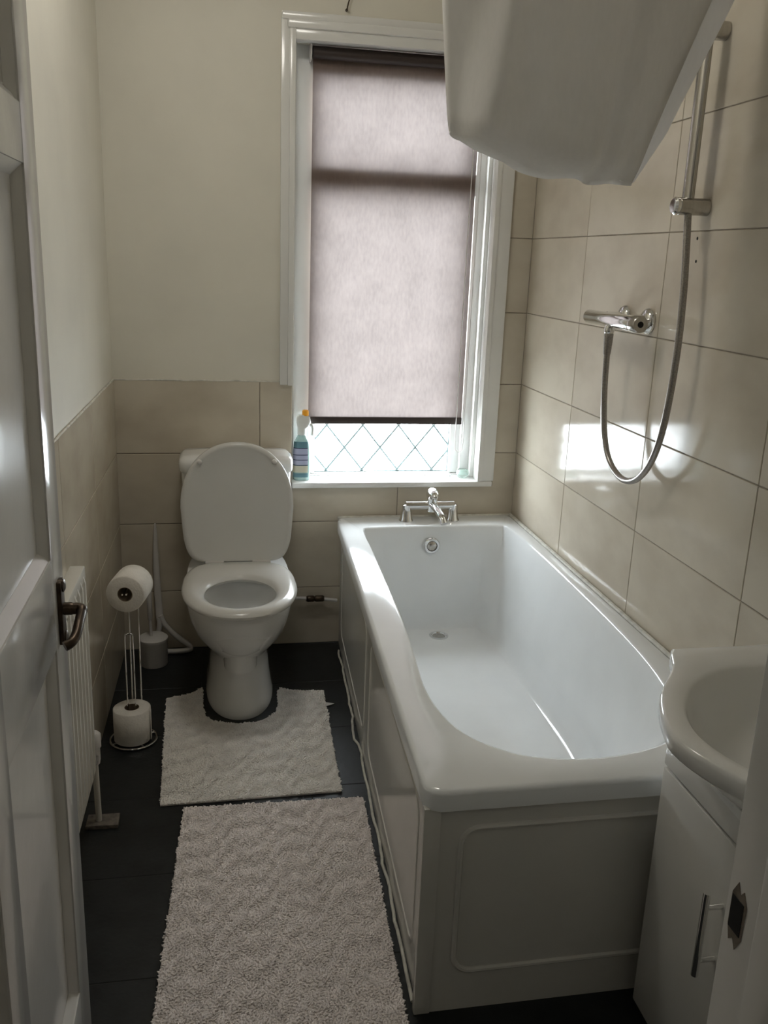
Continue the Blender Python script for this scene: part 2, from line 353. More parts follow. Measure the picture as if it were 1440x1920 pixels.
topc = spline([Vector((x, y, 0)) for x, y in ((-.30, -.140), (-.10, -.145), (-.066, -.18), (-.056, -.45), (-.056, -.86), (-.070, -1.2), (-.10, -1.41), (-.145, -1.55), (-.207, -1.622), (-.29, -1.654), (-.39, -1.665), (-.49, -1.647), (-.553, -1.606), (-.602, -1.543), (-.626, -1.46), (-.634, -1.354), (-.622, -1.19), (-.604, -.93), (-.596, -.68), (-.59, -.40), (-.585, -.18), (-.55, -.145))], 6, True)
botc = spline([Vector((x, y, 0)) for x, y in ((-.31, -.195), (-.20, -.20), (-.155, -.24), (-.15, -.55), (-.15, -.86), (-.16, -1.08), (-.20, -1.22), (-.27, -1.28), (-.36, -1.295), (-.45, -1.28), (-.51, -1.22), (-.53, -1.08), (-.525, -.86), (-.52, -.55), (-.515, -.24), (-.47, -.20))], 6, True)
def ray(curve, c, a):
    d = Vector((math.cos(a), math.sin(a), 0)); best = None; m = len(curve)
    for i in range(m):
        p, q = curve[i]-c, curve[(i+1) % m]-c; e = q-p; den = d.x*e.y-d.y*e.x
        if abs(den) < 1e-12: continue
        t = (p.x*e.y-p.y*e.x)/den; s = (p.x*d.y-p.y*d.x)/den
        if t > 0 and -1e-6 <= s <= 1+1e-6 and (best is None or t > best): best = t
    return c+d*best
CT = Vector((-.34, -.85, 0)); NA = 240
# denser angles near the ends: parametrise by an ellipse-like warp
angs = [math.atan2(math.sin(2*math.pi*k/NA)*2.4, math.cos(2*math.pi*k/NA)) for k in range(NA)]
def ring(curve, z, a=angs): return [(*ray(curve, CT, t).xy, z) for t in a]
R_in = ring(topc, 0); R_bot = ring(botc, 0)
def mix(q, z): return [(a[0]+(b[0]-a[0])*q, a[1]+(b[1]-a[1])*q, z) for a, b in zip(R_in, R_bot)]
def grow(r, d, z):
    return [(x+(x-CT.x)/math.hypot(x-CT.x, y-CT.y)*d, y+(y-CT.y)/math.hypot(x-CT.x, y-CT.y)*d, z) for x, y, _ in r]
rings = [ring(outer_curve(.012), .447), ring(outer_curve(.0), .447), ring(outer_curve(.0), .478), ring(outer_curve(.003), .485), ring(outer_curve(.010), ZR), grow(R_in, .010, ZR), grow(R_in, .004, ZR-.0015), grow(R_in, 0, ZR-.007)]
zb = .115
for k in range(1, 13):
    t = k/12; rings.append(mix(.58*t, ZR-.007-(ZR-.007-zb-.10)*t))
for k in range(1, 9):
    a = math.pi/2*k/8; rings.append(mix(.58+.42*(1-math.cos(a))**.85, zb+.10*(1-math.sin(a))))
c0 = Vector((-.31, -.6, 0))
for q in (.7, .4, .12): rings.append([(c0.x+(x-c0.x)*q, c0.y+(y-c0.y)*q, zb-.004*(1-q)) for x, y, _ in R_bot])
bp('shell', MB().loft(rings, False, True), ACRYL, smooth=50)
# upstand / seal against walls
bp('wall_seal', MB().tube([(-.0085, -.013, .489), (-.0085, -1.74, .489)], .0065, 8).tube([(-.655, -.0135, .487), (-.0085, -.0135, .487)], .006, 8), SEAL)
# side panel (follows the tapered edge) and end panel
P0, P1 = Vector((-.640, -.010, 0)), Vector((-.712, -1.728, 0)); pd = (P1-P0).normalized(); pn = Vector((pd.y, -pd.x, 0)); plen = (P1-P0).length
if pn.x > 0: pn = -pn
def pp(s, n, z): q = P0+pd*s+pn*n; return (q.x, q.y, z)
sp = MB().loft([[pp(0, n, z) for n, z in ((-.012, .0), (.0, .0), (.0, .449), (-.012, .449))], [pp(plen, n, z) for n, z in ((-.012, .0), (.0, .0), (.0, .449), (-.012, .449))]])
spo = bp('side_panel', sp, PANEL)
for s0, s1 in ((.09, .80), (.90, 1.64)):
    rr = rrect(s0, s1, .075, .405, .045); bp('panel_moulding', MB().tube([pp(s, -.0015, z) for s, z in rr], .004, 8, closed=True), PANEL, spo)
ep = bp('end_panel', MB().box((-.690, -1.734, 0), (-.02, -1.722, .449)), PANEL)
rr = rrect(-.650, -.09, .09, .402, .035)
bp('panel_moulding', MB().tube([(x, -1.734, z) for x, z in rr], .006, 8, closed=True), PANEL, ep)
bp('corner_trim', MB().box((-.722, -1.738, 0), (-.690, -1.722, .449), .003), PANEL)
pts = []
for k in range(60):
    s = .08+(plen-.1)*k/59; pts.append(pp(s, .006+.004*math.sin(k*.9)*random.random()+(.008 if 18 < k < 24 else 0), .003))
bp('floor_sealant', MB().tube(pts, .0038, 7), SEAL)
# overflow and drain
wx, wy, wz = -.337, -.150, .420
of = bp('overflow', MB().lathe([(.030, 0), (.030, -.004), (.026, -.009), (.019, -.010), (.017, -.005)], (wx, wy-.002, wz), 32, 'Y'), CHROME)
bp('overflow_plug', MB().lathe([(.0165, 0), (.0165, -.008), (.012, -.012), (.0, -.013)], (wx, wy-.004, wz), 24, 'Y', False), STEEL, of)
dr = bp('drain', MB().lathe([(.034, .0), (.034, .003), (.027, .004), (.024, -.001)], (-.317, -.245, zb-.001), 32), CHROME)
bp('drain_grate', MB().lathe([(.024, 0), (.022, .0018), (0, .0022)], (-.317, -.245, zb-.0015), 24, 'Z', False), STEEL, dr)
# ------------------------------------------------------------------ bath mixer tap
TO = (-.33, -.068, ZR)
tap = empty('bath_mixer_tap', TO, 'chrome deck-mounted mixer tap at the window end of the bath', 'tap')
for s in (-1, 1): MB().lathe([(.026, 0), (.026, .003), (.021, .012), (.017, .045), (.0165, .058), (.010, .062)], (s*.085, 0, 0), 24).build('pillar', CHROME, tap)
MB().lathe([(.008, -.092), (.0155, -.088), (.0155, .088), (.008, .092)], (0, 0, .056), 24, 'X').build('body', CHROME, tap)
MB().lathe([(.020, .035), (.021, .06), (.019, .078), (.020, .082)], (.008, 0, 0), 24).build('cartridge', CHROME, tap)
MB().tube(spline([(.006, -.008, .060), (.012, -.05, .056), (.022, -.095, .036), (.026, -.112, .018)], 6), [.013]*14+[.0125]*5, 14).build('spout', CHROME, tap)
MB().loft([[(.008+sx*.022*c*k, .004+(.022*s_ if s_ > 0 else (.022+.028*fr)*s_)*k, z) for c, s_ in [(math.cos(2*math.pi*i/28), math.sin(2*math.pi*i/28)) for i in range(28)]] for sx, fr, k, z in ((1, .3, .9, .082), (1, .7, 1.0, .090), (1, 1, 1.0, .100), (1, 1, .85, .110), (1, 1, .5, .117), (1, 1, .1, .119))]).build('lever', CHROME, tap)
# ------------------------------------------------------------------ toilet
TX = -1.014; TO = (TX, -.36, 0)
wc = empty('toilet', TO, 'white close-coupled ceramic toilet with seat down and lid raised', 'toilet')
def tp(name, mb, m, parent=wc, smooth=50): return lp(TO, name, mb, m, parent, smooth)
NT = 64
def pan_ring(hw, yb, yf, z, e=2.2, eb=3.5):
    cy = yb-(yb-yf)*.52; out = []
    for k in range(NT):
        a = 2*math.pi*k/NT; c, s = math.cos(a), math.sin(a)
        if s <= 0: out.append((TX+hw*math.copysign(abs(c)**(2/e), c), cy+(cy-yf)*-abs(s)**(2/e), z))
        else: out.append((TX+hw*math.copysign(abs(c)**(2/eb), c), cy+(yb-cy)*abs(s)**(2/eb), z))
    return out
R = [pan_ring(.108, -.08, -.560, 0), pan_ring(.108, -.08, -.562, .012), pan_ring(.103, -.08, -.555, .03), pan_ring(.097, -.08, -.54, .08), pan_ring(.093, -.08, -.528, .13), pan_ring(.092, -.08, -.525, .17), pan_ring(.104, -.075, -.545, .195), pan_ring(.124, -.07, -.582, .222), pan_ring(.144, -.06, -.628, .26), pan_ring(.157, -.055, -.666, .305), pan_ring(.163, -.05, -.690, .345), pan_ring(.165, -.05, -.70, .372), pan_ring(.165, -.05, -.702, .388), pan_ring(.162, -.05, -.698, .396)]
def inner(a, b, cy, z):
    return [(TX+a*math.cos(2*math.pi*k/NT), cy+b*math.sin(2*math.pi*k/NT), z) for k in range(NT)]
R += [inner(.118, .155, -.535, .396), inner(.112, .148, -.535, .385), inner(.112, .148, -.535, .355), inner(.105, .14, -.535, .30), inner(.08, .11, -.52, .25), inner(.055, .075, -.50, .22), inner(.05, .07, -.50, .16)]
tp('pan', MB().loft(R, True, True), CERAM)
tp('bowl_water', MB().loft([inner(.05, .072, -.50, .222), inner(.056, .078, -.50, .226)]), WATER)
def outline(v0=-.285, hw=.171, yf=-.738, back=.150, ex=4.5):
    # egg outline, points from rear right round the front
    cy = -.49; out = []
    for k in range(NT):
        a = 2*math.pi*k/NT; c, s = math.cos(a), math.sin(a)
        if s <= 0: out.append((hw*math.copysign(abs(c)**(2/2.15), c), cy-(cy-yf)*abs(s)**(2/2.15)))
        else:
            t = abs(s)**(2/ex); y = cy+(v0-cy)*t; w = hw*math.copysign(abs(c)**(2/ex), c); w *= 1-(1-back/hw)*t**2
            out.append((w, y))
    return out
OL = outline()
IN = [(.106*math.cos(2*math.pi*k/NT), -.548+.130*math.sin(2*math.pi*k/NT)) for k in range(NT)]
def off(r, d):
    cx, cy = 0, -.5; return [(x*(1-d/.17), cy+(y-cy)*(1-d/.21)) for x, y in r]
sec = []
for r, z in ((off(OL, .010), .399), (OL, .404), (off(OL, -.002), .412), (off(OL, .003), .420), (off(OL, .016), .426)): sec.append([(TX+x, y, z) for x, y in r])
mid = [((a[0]+b[0])/2, (a[1]+b[1])/2) for a, b in zip(OL, IN)]
sec.append([(TX+x, y, .427) for x, y in mid])
def offi(d): return [(x*(1+d/.106), -.548+(y+.548)*(1+d/.13)) for x, y in IN]
for d, z in ((.016, .423), (.004, .416), (0, .408), (.004, .400)): sec.append([(TX+x, y, z) for x, y in offi(d)])
sec.append(sec[0])
tp('seat', MB().loft(sec, False, False), SEATM)
# lid: outline stood up and tilted back
tilt = math.radians(6.5)
def lidp(x, y, h):
    v = -(y+.283); return (TX+x, -.286+v*math.sin(tilt)-h*math.cos(tilt), .418+v*math.cos(tilt)*.885-h*math.sin(tilt))
OLL = outline(hw=.180, back=.154, yf=-.722, ex=8)
ls = []
for d, h in ((.02, -.022), (.004, -.020), (0, -.014), (0, -.004), (.006, .001), (.014, .0)): ls.append([lidp(*p, h) for p in off(OLL, d)])
ls.append([lidp(*p, -.003) for p in off(OLL, .022)]); ls.append([lidp(*p, -.003) for p in off(OLL, .1)])
tp('lid', MB().loft(ls, True, True), SEATM)
for x in (-.118, .118): 
    q = lidp(x, -.655, 0); n = Vector((0, -math.cos(tilt), -math.sin(tilt))); tp('lid_buffer', MB().tube([Vector(q)-n*.003, Vector(q)+n*.005, Vector(q)+n*.008], [.008, .008, .005], 16), PLW)
for x in (-.075, .075): tp('hinge', MB().lathe([(.010, x-.03), (.012, x-.028), (.012, x+.028), (.010, x+.03)], (TX, -.276, .420), 18, 'X'), PLW)
def cis(hw, y0, y1, z, e=5): 
    cy, b = (y0+y1)/2, abs(y1-y0)/2
    return [(TX+hw*math.copysign(abs(math.cos(a))**(2/e), math.cos(a)), cy+b*math.copysign(abs(math.sin(a))**(2/e), math.sin(a)), z) for a in [2*math.pi*k/NT for k in range(NT)]]
cz = tp('cistern', MB().loft([cis(.15, -.185, -.012, .394), cis(.162, -.19, -.012, .41), cis(.176, -.195, -.012, .60), cis(.180, -.197, -.012, .695)]), CERAM)
tp('cistern_lid', MB().loft([cis(.183, -.202, -.010, .694), cis(.186, -.205, -.010, .70), cis(.187, -.205, -.010, .722), cis(.184, -.202, -.012, .735), cis(.172, -.19, -.02, .745), cis(.12, -.15, -.05, .748)]), CERAM, cz)
# supply pipe
so = (-.74, -.035, .18)
sp_ = empty('supply_pipe', so, 'thin plastic water pipe with dark valve between toilet and bath panel', 'pipe')
lp(so, 'pipe', MB().tube([(-.845, -.03, .192), (-.72, -.032, .186), (-.652, -.03, .176)], .0065, 10), PLW, sp_)
lp(so, 'valve', MB().lathe([(.009, -.765), (.012, -.76), (.012, -.74), (.009, -.735), (.012, -.73), (.012, -.705), (.009, -.70)], (0, -.032, .186), 14, 'X'), BRONZE, sp_)
# ------------------------------------------------------------------ toilet roll stand and rolls
SO = (-1.328, -.645, 0)
st = empty('toilet_roll_stand', SO, 'chrome wire toilet roll stand beside the left wall', 'roll stand')
MB().tube([(.066*math.cos(2*math.pi*k/40), .064*math.sin(2*math.pi*k/40), .006) for k in range(40)], .0032, 8, closed=True).build('base_ring', CHROME, st)
for a in (.5, 2.1): MB().tube([(.066*math.cos(a), .064*math.sin(a), .006), (-.066*math.cos(a), -.064*math.sin(a), .006)], .0028, 8).build('base_bar', CHROME, st)
MB().tube(spline([(-.012, -.005, .006), (-.012, -.005, .16), (-.012, -.005, .32), (-.007, -.005, .336), (.0, -.005, .340), (.007, -.005, .336), (.010, -.005, .32), (.010, -.005, .16), (.010, -.005, .006)], 6), .0022, 8).build('spare_loop', CHROME, st)
for x in (-.004, .022): MB().tube(spline([(x, .052, .006), (x, .056, .20), (x, .062, .445), (x, .060, .472), (x*.4+.002, .0, .478), (x*.4-.006, -.060, .478)], 6), .0024, 8).build('upright', CHROME, st)
def roll(name, loc, axis, label):
    e = empty(name, loc, label, 'toilet roll', 'toilet rolls on the wire stand')
    n = 44; prof = [(.021, -.05), (.050, -.05), (.053, -.048), (.0535, 0), (.053, .048), (.050, .05), (.021, .05)]
    MB().loft([[(r*math.cos(2*math.pi*k/n)*(1+.008*math.sin(3*k)), r*math.sin(2*math.pi*k/n), h) for k in range(n)] for r, h in prof]+[[(.021*math.cos(2*math.pi*k/n), .021*math.sin(2*math.pi*k/n), -.05) for k in range(n)]], False, False).build('paper', PAPER, e, 60)
    MB().loft([[(r*math.cos(2*math.pi*k/n), r*math.sin(2*math.pi*k/n), h) for k in range(n)] for r, h in ((.0208, -.0502), (.0208, .0502), (.0195, .0502), (.0195, -.0502), (.0208, -.0502))], False, False).build('card_core', CARD, e)
    if axis == 'Y': e.rotation_euler = (math.radians(90), 0, math.radians(-10))
    return e
r1 = roll('toilet_roll', (-1.322, -.632, .470), 'Y', 'toilet roll hung sideways at the top of the stand')
r2 = roll('toilet_roll', (-1.329, -.650, .060), 'Z', 'spare toilet roll standing upright at the foot of the stand')
MB().box((.0525, -.02, -.047), (.0545, -.006, .046), .0008).build('loose_end', PAPER, r2)
# ------------------------------------------------------------------ toilet brush
bo = (-1.303, -.125, 0)
tb = empty('toilet_brush', bo, 'white round toilet brush holder with brush, in the corner by the toilet', 'toilet brush')
MB().lathe([(.046, 0), (.048, .004), (.048, .085), (.050, .088), (.050, .098), (.044, .103), (.012, .104)], n=36).build('holder', PLW, tb)
MB().tube([(-.006, 0, .10), (-.008, 0, .168)], .005, 12).build('rod', PLW, tb)
MB().tube([(-.008, 0, .165), (-.008, 0, .17), (-.009, 0, .31), (-.009, 0, .318)], [.006, .0085, .0085, .004], 14).build('grip', PLW, tb)
# ------------------------------------------------------------------ white loop-headed tool
qo = (-1.26, -.03, 0)
sq = empty('toilet_squeegee', qo, 'tall white plastic cleaning tool with triangular loop base leaning on the back wall', 'cleaning tool')
MB().loft([[(cx+wd*c, yy+.006*s, z) for c, s in [(math.cos(2*math.pi*k/14), math.sin(2*math.pi*k/14)) for k in range(14)]] for cx, wd, yy, z in ((-.032, .003, .017, .475), (-.032, .006, .016, .45), (-.033, .010, .012, .35), (-.030, .012, .008, .22), (-.026, .013, .004, .14), (-.024, .010, .0, .10))]).build('handle', PLW, sq)
MB().tube(spline([(-.026, .0, .13), (-.028, -.004, .09), (-.042, -.01, .03), (-.045, -.014, .012), (-.03, -.02, .010), (.03, -.024, .010), (.072, -.02, .012), (.080, -.014, .018), (.066, -.012, .034), (.03, -.006, .062), (-.008, -.002, .105), (-.022, 0, .14)], 6), .0095, 10).build('loop_head', PLW, sq)
# ------------------------------------------------------------------ mats
def pile_mat(name, poly, base_h, pile, m, mb, label, step, h, seed, lean=(.3, -.2)):
    rnd = random.Random(seed); xs = [p[0] for p in poly]; ysn = [p[1] for p in poly]
    cx, cy = sum(xs)/len(xs), sum(ysn)/len(ysn)
    e = empty(name, (cx, cy, 0), label, 'mat')
    P = [(x-cx, y-cy) for x, y in poly]
    MB().prism(P, .0005, base_h).build('backing', mb, e)
    def inside(x, y):
        c = False; n = len(P); j = n-1
        for i in range(n):
            if (P[i][1] > y) != (P[j][1] > y) and x < (P[j][0]-P[i][0])*(y-P[i][1])/(P[j][1]-P[i][1])+P[i][0]: c = not c
            j = i
        return c
    v = []; f = []
    y = min(ysn)-cy
    while y < max(ysn)-cy:
        x = min(xs)-cx
        while x < max(xs)-cx:
            px, py = x+rnd.uniform(-.5, .5)*step, y+rnd.uniform(-.5, .5)*step
            if inside(px, py):
                s = math.sin(px*37+math.sin(py*23)*2)+math.sin(py*41+math.sin(px*29)*2)
                lx = .0022*(math.sin(px*95+py*61+2*math.sin(py*47))+rnd.uniform(-1, 1)); ly = .0022*(-.4+math.sin(px*77-py*88+2*math.sin(px*53))+rnd.uniform(-1, 1))
                s = math.sin(px*170+3*math.sin(py*61))+math.sin(py*190+3*math.sin(px*73)); hh = h*(.8+.12*s+rnd.uniform(-.12, .15)); r = step*.95; a0 = rnd.uniform(0, 6.28); o = len(v)
                for k in range(3):
                    a = a0+2.094*k; v.append((px+r*math.cos(a), py+r*math.sin(a), base_h-.001))
                for k in range(3):
                    a = a0+2.094*k+.5; v.append((px+lx+.82*r*math.cos(a), py+ly+.82*r*math.sin(a), base_h+hh*.6))
                v.append((px+lx*1.3, py+ly*1.3, base_h+hh))
                f += [(o, o+1, o+4, o+3), (o+1, o+2, o+5, o+4), (o+2, o, o+3, o+5), (o+3, o+4, o+6), (o+4, o+5, o+6), (o+5, o+3, o+6)]
            x += step
        y += step
    me = bpy.data.meshes.new('pile'); me.from_pydata(v, [], f); me.shade_smooth(); me.materials.append(m); tag(link('pile', me, e), kind='stuff')
    return e
bm_ = [(-1.172, -1.012), (-.706, -1.022), (-.742, -1.85), (-1.214, -1.83)]
pile_mat('bath_mat', bm_, .005, None, MATPILE, MATBACK, 'long pinkish grey shaggy bath mat on the floor beside the bath panel', .0042, .0048, 3)
notch = [(-1.247, -.400), (-1.233, -.992), (-.760, -.985), (-.741, -.400), (-.80, -.395), (-.855, -.385), (-.882, -.365), (-.894, -.40), (-.896, -.48), (-.905, -.53), (-.93, -.565), (-.97, -.585), (-1.014, -.590), (-1.06, -.585), (-1.10, -.565), (-1.122, -.53), (-1.13, -.48), (-1.132, -.40), (-1.134, -.335), (-1.155, -.36), (-1.19, -.388)]
pm = pile_mat('pedestal_mat', notch, .005, None, PEDPILE, MATBACK, 'pale beige contour mat fitted round the toilet foot', .0042, .0045, 5)
MB().prism([(.245, .035), (.290, .015), (.250, -.005)], .004, .0055).build('care_tag', PLW, pm)
# ------------------------------------------------------------------ shower valve, hose, rail
vo = (0, -.868, 1.255)
sv = empty('shower_bar_valve', vo, 'chrome thermostatic shower bar valve on the tiled wall', 'shower valve')
for y in (.070, -.066):
    fo = MB().lathe([(.032, -.001), (.032, -.006), (.026, -.014), (.014, -.018), (.014, -.055)], (0, y, .004), 32, 'X').build('wall_flange', CHROME, sv)
MB().lathe([(.016, .150), (.0185, .147), (.0185, -.145), (.0165, -.150)], (-.070, 0, 0), 28, 'Y').build('bar', CHROME, sv)
MB().lathe([(.0188, -.128), (.0205, -.130), (.0205, -.160), (.018, -.163)], (-.070, 0, 0), 28, 'Y').build('control_knob', STEEL, sv)
MB().lathe([(.0075, -.1631), (.0075, -.1636)], (-.070, 0, 0), 16, 'Y').build('knob_recess', DARK, sv)
MB().lathe([(.011, -.015), (.013, -.022), (.013, -.032), (.0115, -.034)], (-.070, .012, 0), 20).build('outlet', CHROME, sv)
ho = empty('shower_hose', (-.07, -.856, 1.22), 'grey metal shower hose hanging in a loop from the bar valve', 'shower hose')
hp = [(-.070, -.856, 1.222), (-.070, -.856, 1.18), (-.068, -.859, 1.08), (-.063, -.870, .975), (-.060, -.905, .905), (-.057, -.960, .872), (-.055, -1.02, .866), (-.054, -1.085, .892), (-.053, -1.14, .955), (-.052, -1.172, 1.05), (-.050, -1.185, 1.20), (-.049, -1.178, 1.35), (-.046, -1.150, 1.51)]
HO = (-.07, -.856, 1.22)
lp(HO, 'hose', MB().tube(spline(hp, 10), .0082, 14), HOSE, ho)
lp(HO, 'connector', MB().lathe([(.0105, 1.222), (.0125, 1.218), (.0115, 1.195), (.010, 1.170), (.009, 1.166)], (-.070, -.856, 0), 20), HOSE, ho)
ro = (0, -1.155, 1.52)
rl = empty('shower_riser_rail', ro, 'wide chrome shower riser rail fixed to the tiles above the hose', 'shower rail')
MB().loft([[(-.044+.011*math.cos(2*math.pi*k/24), .016+.019*math.sin(2*math.pi*k/24), z) for k in range(24)] for z in (0, .33, .345)]).build('bar', STEEL, rl)
MB().lathe([(.019, -.001), (.019, -.03), (.016, -.050), (.012, -.054)], (0, .018, .355), 24, 'X').build('top_bracket', STEEL, rl)
MB().lathe([(.0185, -.0005), (.0185, -.070), (.017, -.0715)], (0, .006, 0), 28, 'X').build('lower_bracket', STEEL, rl)
MB().lathe([(.018, -.071), (.019, -.073), (.019, -.079), (.015, -.083), (0, -.0835)], (0, .006, 0), 28, 'X', False).build('end_cap', CHROME, rl)
# ------------------------------------------------------------------ shower curtain bundle and its rail
CR = (-.40, -1.30, 2.08)
cr = empty('curtain_rail', CR, 'white tube rail carrying the bundled shower curtain over the bath', 'curtain rail')
MB().tube([(.40, 0, 0), (-.36, 0, 0)], .012, 14).build('tube', PLW, cr)
MB().lathe([(.028, .402), (.028, .392), (.014, .385)], (0, 0, 0), 20, 'X').build('wall_socket', PLW, cr)
MB().tube([(-.34, 0, 0), (-.34, 0, CEIL-2.08)], .007, 12).build('ceiling_stay', PLW, cr)
def cb(u):  # bottom edge: u 0..1 left to right -> (x, z)
    pts = [(0, -.628, 1.625), (.12, -.60, 1.609), (.42, -.478, 1.558), (.60, -.40, 1.550), (.80, -.315, 1.549), (1, -.246, 1.552)]
    for a, b in zip(pts, pts[1:]):
        if u <= b[0]: t = (u-a[0])/(b[0]-a[0]); return a[1]+(b[1]-a[1])*t, a[2]+(b[2]-a[2])*t
    return pts[-1][1:]
def ctop(u): return -.675+(-.05+.675)*u*.985, 2.0675
nu, nv = 56, 40
def csurf(u, t, side):
    xb, zb_ = cb(u); xt, zt = ctop(u)
    x = xb+(xt-xb)*t; z = zb_+(zt-zb_)*t
    thick = .075*math.sin(math.pi*min(max(u, 0), 1))**.7*(1-.55*t)+.012
    fold = .022*math.sin(7.5*u+1.2*t+.5)+.012*math.sin(15*u-2*t+1)*(1-.4*t)+.004*math.sin(38*u+5*t)*(1-t)
    # one broad crease, running up from the lower left corner
    cre = -.050*math.exp(-((u-.16-.10*t)/.07)**2)+.038*math.exp(-((u-.72+.05*t)/.05)**2)
    tuck = math.sin(math.pi/2*min(1, t/.07+.0))
    y = CR[1]+side*thick*(.35+.65*tuck)+fold+(cre if side < 0 else 0)
    return (x, y, z+(.002*math.sin(23*u)*(1-t)**8))
rings = []
for j in range(nv+1):
    t = (j/nv)**1.5
    rings.append([csurf(i/nu, t, -1) for i in range(nu+1)]+[csurf(i/nu, t, 1) for i in range(nu, -1, -1)])
cm = MB().loft(rings, False, True)
bt = []   # rolled under bottom hem
n0 = len(cm.v)
ring0 = rings[0]; m_ = []
for i in range(nu+1):
    a, b = Vector(ring0[i]), Vector(ring0[2*nu+1-i]); m_.append((a+b)/2+Vector((0, 0, -.006-.001*math.sin(i*.5))))
cm.v += [tuple(p) for p in m_]
for i in range(nu):
    cm.f.append((i, n0+i, n0+i+1, i+1)); cm.f.append((2*nu+1-i, 2*nu-i, n0+i+1, n0+i))
cm.v = [(x-CR[0], y-CR[1], z-1.55) for x, y, z in cm.v]
cu = cm.build('shower_curtain', CURT, None, 60, loc=(CR[0], CR[1], 1.55))
fl_v = []; 
for j in range(nv+1):
    t = j/nv; xb, zb_ = -.246, 1.552; xr = xb+(-.035-xb)*t; zz = zb_+(2.05-zb_)*t
    fl_v.append([(xr-.03-CR[0], .012, zz-1.55), (xr-.004-CR[0], .016+.003*math.sin(9*t), zz-1.55-.004*(1-t)), (xr+.028*min(1, .25+4*t)-CR[0], .022+.006*math.sin(7*t), zz-1.55)])
MB().loft(fl_v, False, False, False).build('loose_edge', CURT, cu, 60)
tag(cu, 'white translucent shower curtain bundled up and hanging over the bath at top right', 'shower curtain')
# ------------------------------------------------------------------ vanity unit
VO = (-.15, -2.07, 0)
va = empty('vanity_unit', VO, 'white vanity cabinet with chrome bar handle by the near end of the bath', 'vanity unit')
def vp(name, mb, m, parent=va, smooth=40): return lp(VO, name, mb, m, parent, smooth)
vp('body', MB().box((-.280, -2.335, .0), (-.006, -1.782, .60), .002), CABW)
for y0, y1 in ((-2.056, -1.780), (-2.336, -2.060)):
    d = vp('door', MB().box((-.298, y0, .024), (-.279, y1, .531), .003), CABW)
    hy = -2.005 if y0 > -2.06 else -2.14
    h = vp('handle', MB().tube([(-.328, hy, .290), (-.328, hy, .446)], .006, 14), CHROME, d)
    for z in (.318, .418): vp('handle_post', MB().tube([(-.298, hy, z), (-.328, hy, z)], .0045, 12), CHROME, d)
vp('fascia', MB().box((-.298, -2.336, .537), (-.279, -1.780, .602), .003), CABW)
BAO = (-.2, -2.06, .6)
ba = empty('wash_basin', BAO, 'white ceramic wash basin with bowed front on top of the vanity cabinet', 'wash basin')
rim = [(-.002, -1.776), (-.16, -1.776), (-.30, -1.776), (-.316, -1.782), (-.327, -1.806), (-.346, -1.845), (-.383, -1.893), (-.413, -1.936), (-.435, -1.984), (-.450, -2.03), (-.456, -2.06), (-.450, -2.10), (-.435, -2.14), (-.413, -2.186), (-.383, -2.23), (-.346, -2.275), (-.327, -2.31), (-.316, -2.336), (-.30, -2.342), (-.16, -2.342), (-.002, -2.342), (-.002, -2.2), (-.002, -2.06), (-.002, -1.92)]
rimc = spline([Vector((x, y, 0)) for x, y in rim], 5, True)
bowl = spline([Vector((x, y, 0)) for x, y in ((-.13, -1.862), (-.235, -1.850), (-.322, -1.887), (-.371, -1.94), (-.402, -1.996), (-.414, -2.06), (-.402, -2.124), (-.371, -2.18), (-.322, -2.233), (-.235, -2.27), (-.13, -2.258), (-.10, -2.16), (-.095, -2.06), (-.10, -1.96))], 6, True)
BC = Vector((-.22, -2.06, 0)); NB = 120; ba_ang = [2*math.pi*k/NB for k in range(NB)]
def brng(c, z, k=1, sh=(0, 0)): return [((BC.x+(q.x-BC.x)*k)+sh[0], (BC.y+(q.y-BC.y)*k)+sh[1], z) for q in [ray(c, BC, a) for a in ba_ang]]
def clampx(r): return [(min(x, -.002), y, z) for x, y, z in r]
under = spline([Vector((x, y, 0)) for x, y in ((-.004, -1.80), (-.15, -1.80), (-.27, -1.80), (-.30, -1.85), (-.315, -1.95), (-.32, -2.06), (-.315, -2.17), (-.30, -2.27), (-.27, -2.32), (-.15, -2.32), (-.004, -2.32), (-.004, -2.06))], 5, True)
bs = [brng(under, .602), brng(under, .625)]
ru, rr_ = brng(under, 0), brng(rimc, 0)
for t, z in ((.25, .650), (.55, .685), (.82, .715), (.95, .728)): bs.append([(a[0]+(b[0]-a[0])*t, a[1]+(b[1]-a[1])*t, z) for a, b in zip(ru, rr_)])
bs += [brng(rimc, .735), brng(rimc, .752), brng(rimc, .758, .99), brng(rimc, .760, .975)]
bs += [brng(bowl, .758, 1.02), brng(bowl, .752, .985), brng(bowl, .72, .93), brng(bowl, .68, .82), brng(bowl, .645, .6), brng(bowl, .632, .35), brng(bowl, .628, .08)]
bs = [clampx(r) for r in bs]
lp(BAO, 'bowl', MB().loft(bs, True, True), CERAM, ba, 50)
lp(BAO, 'waste', MB().lathe([(.022, .630), (.022, .634), (.017, .635), (.005, .633)], (-.22, -2.06, 0), 24), CHROME, ba)
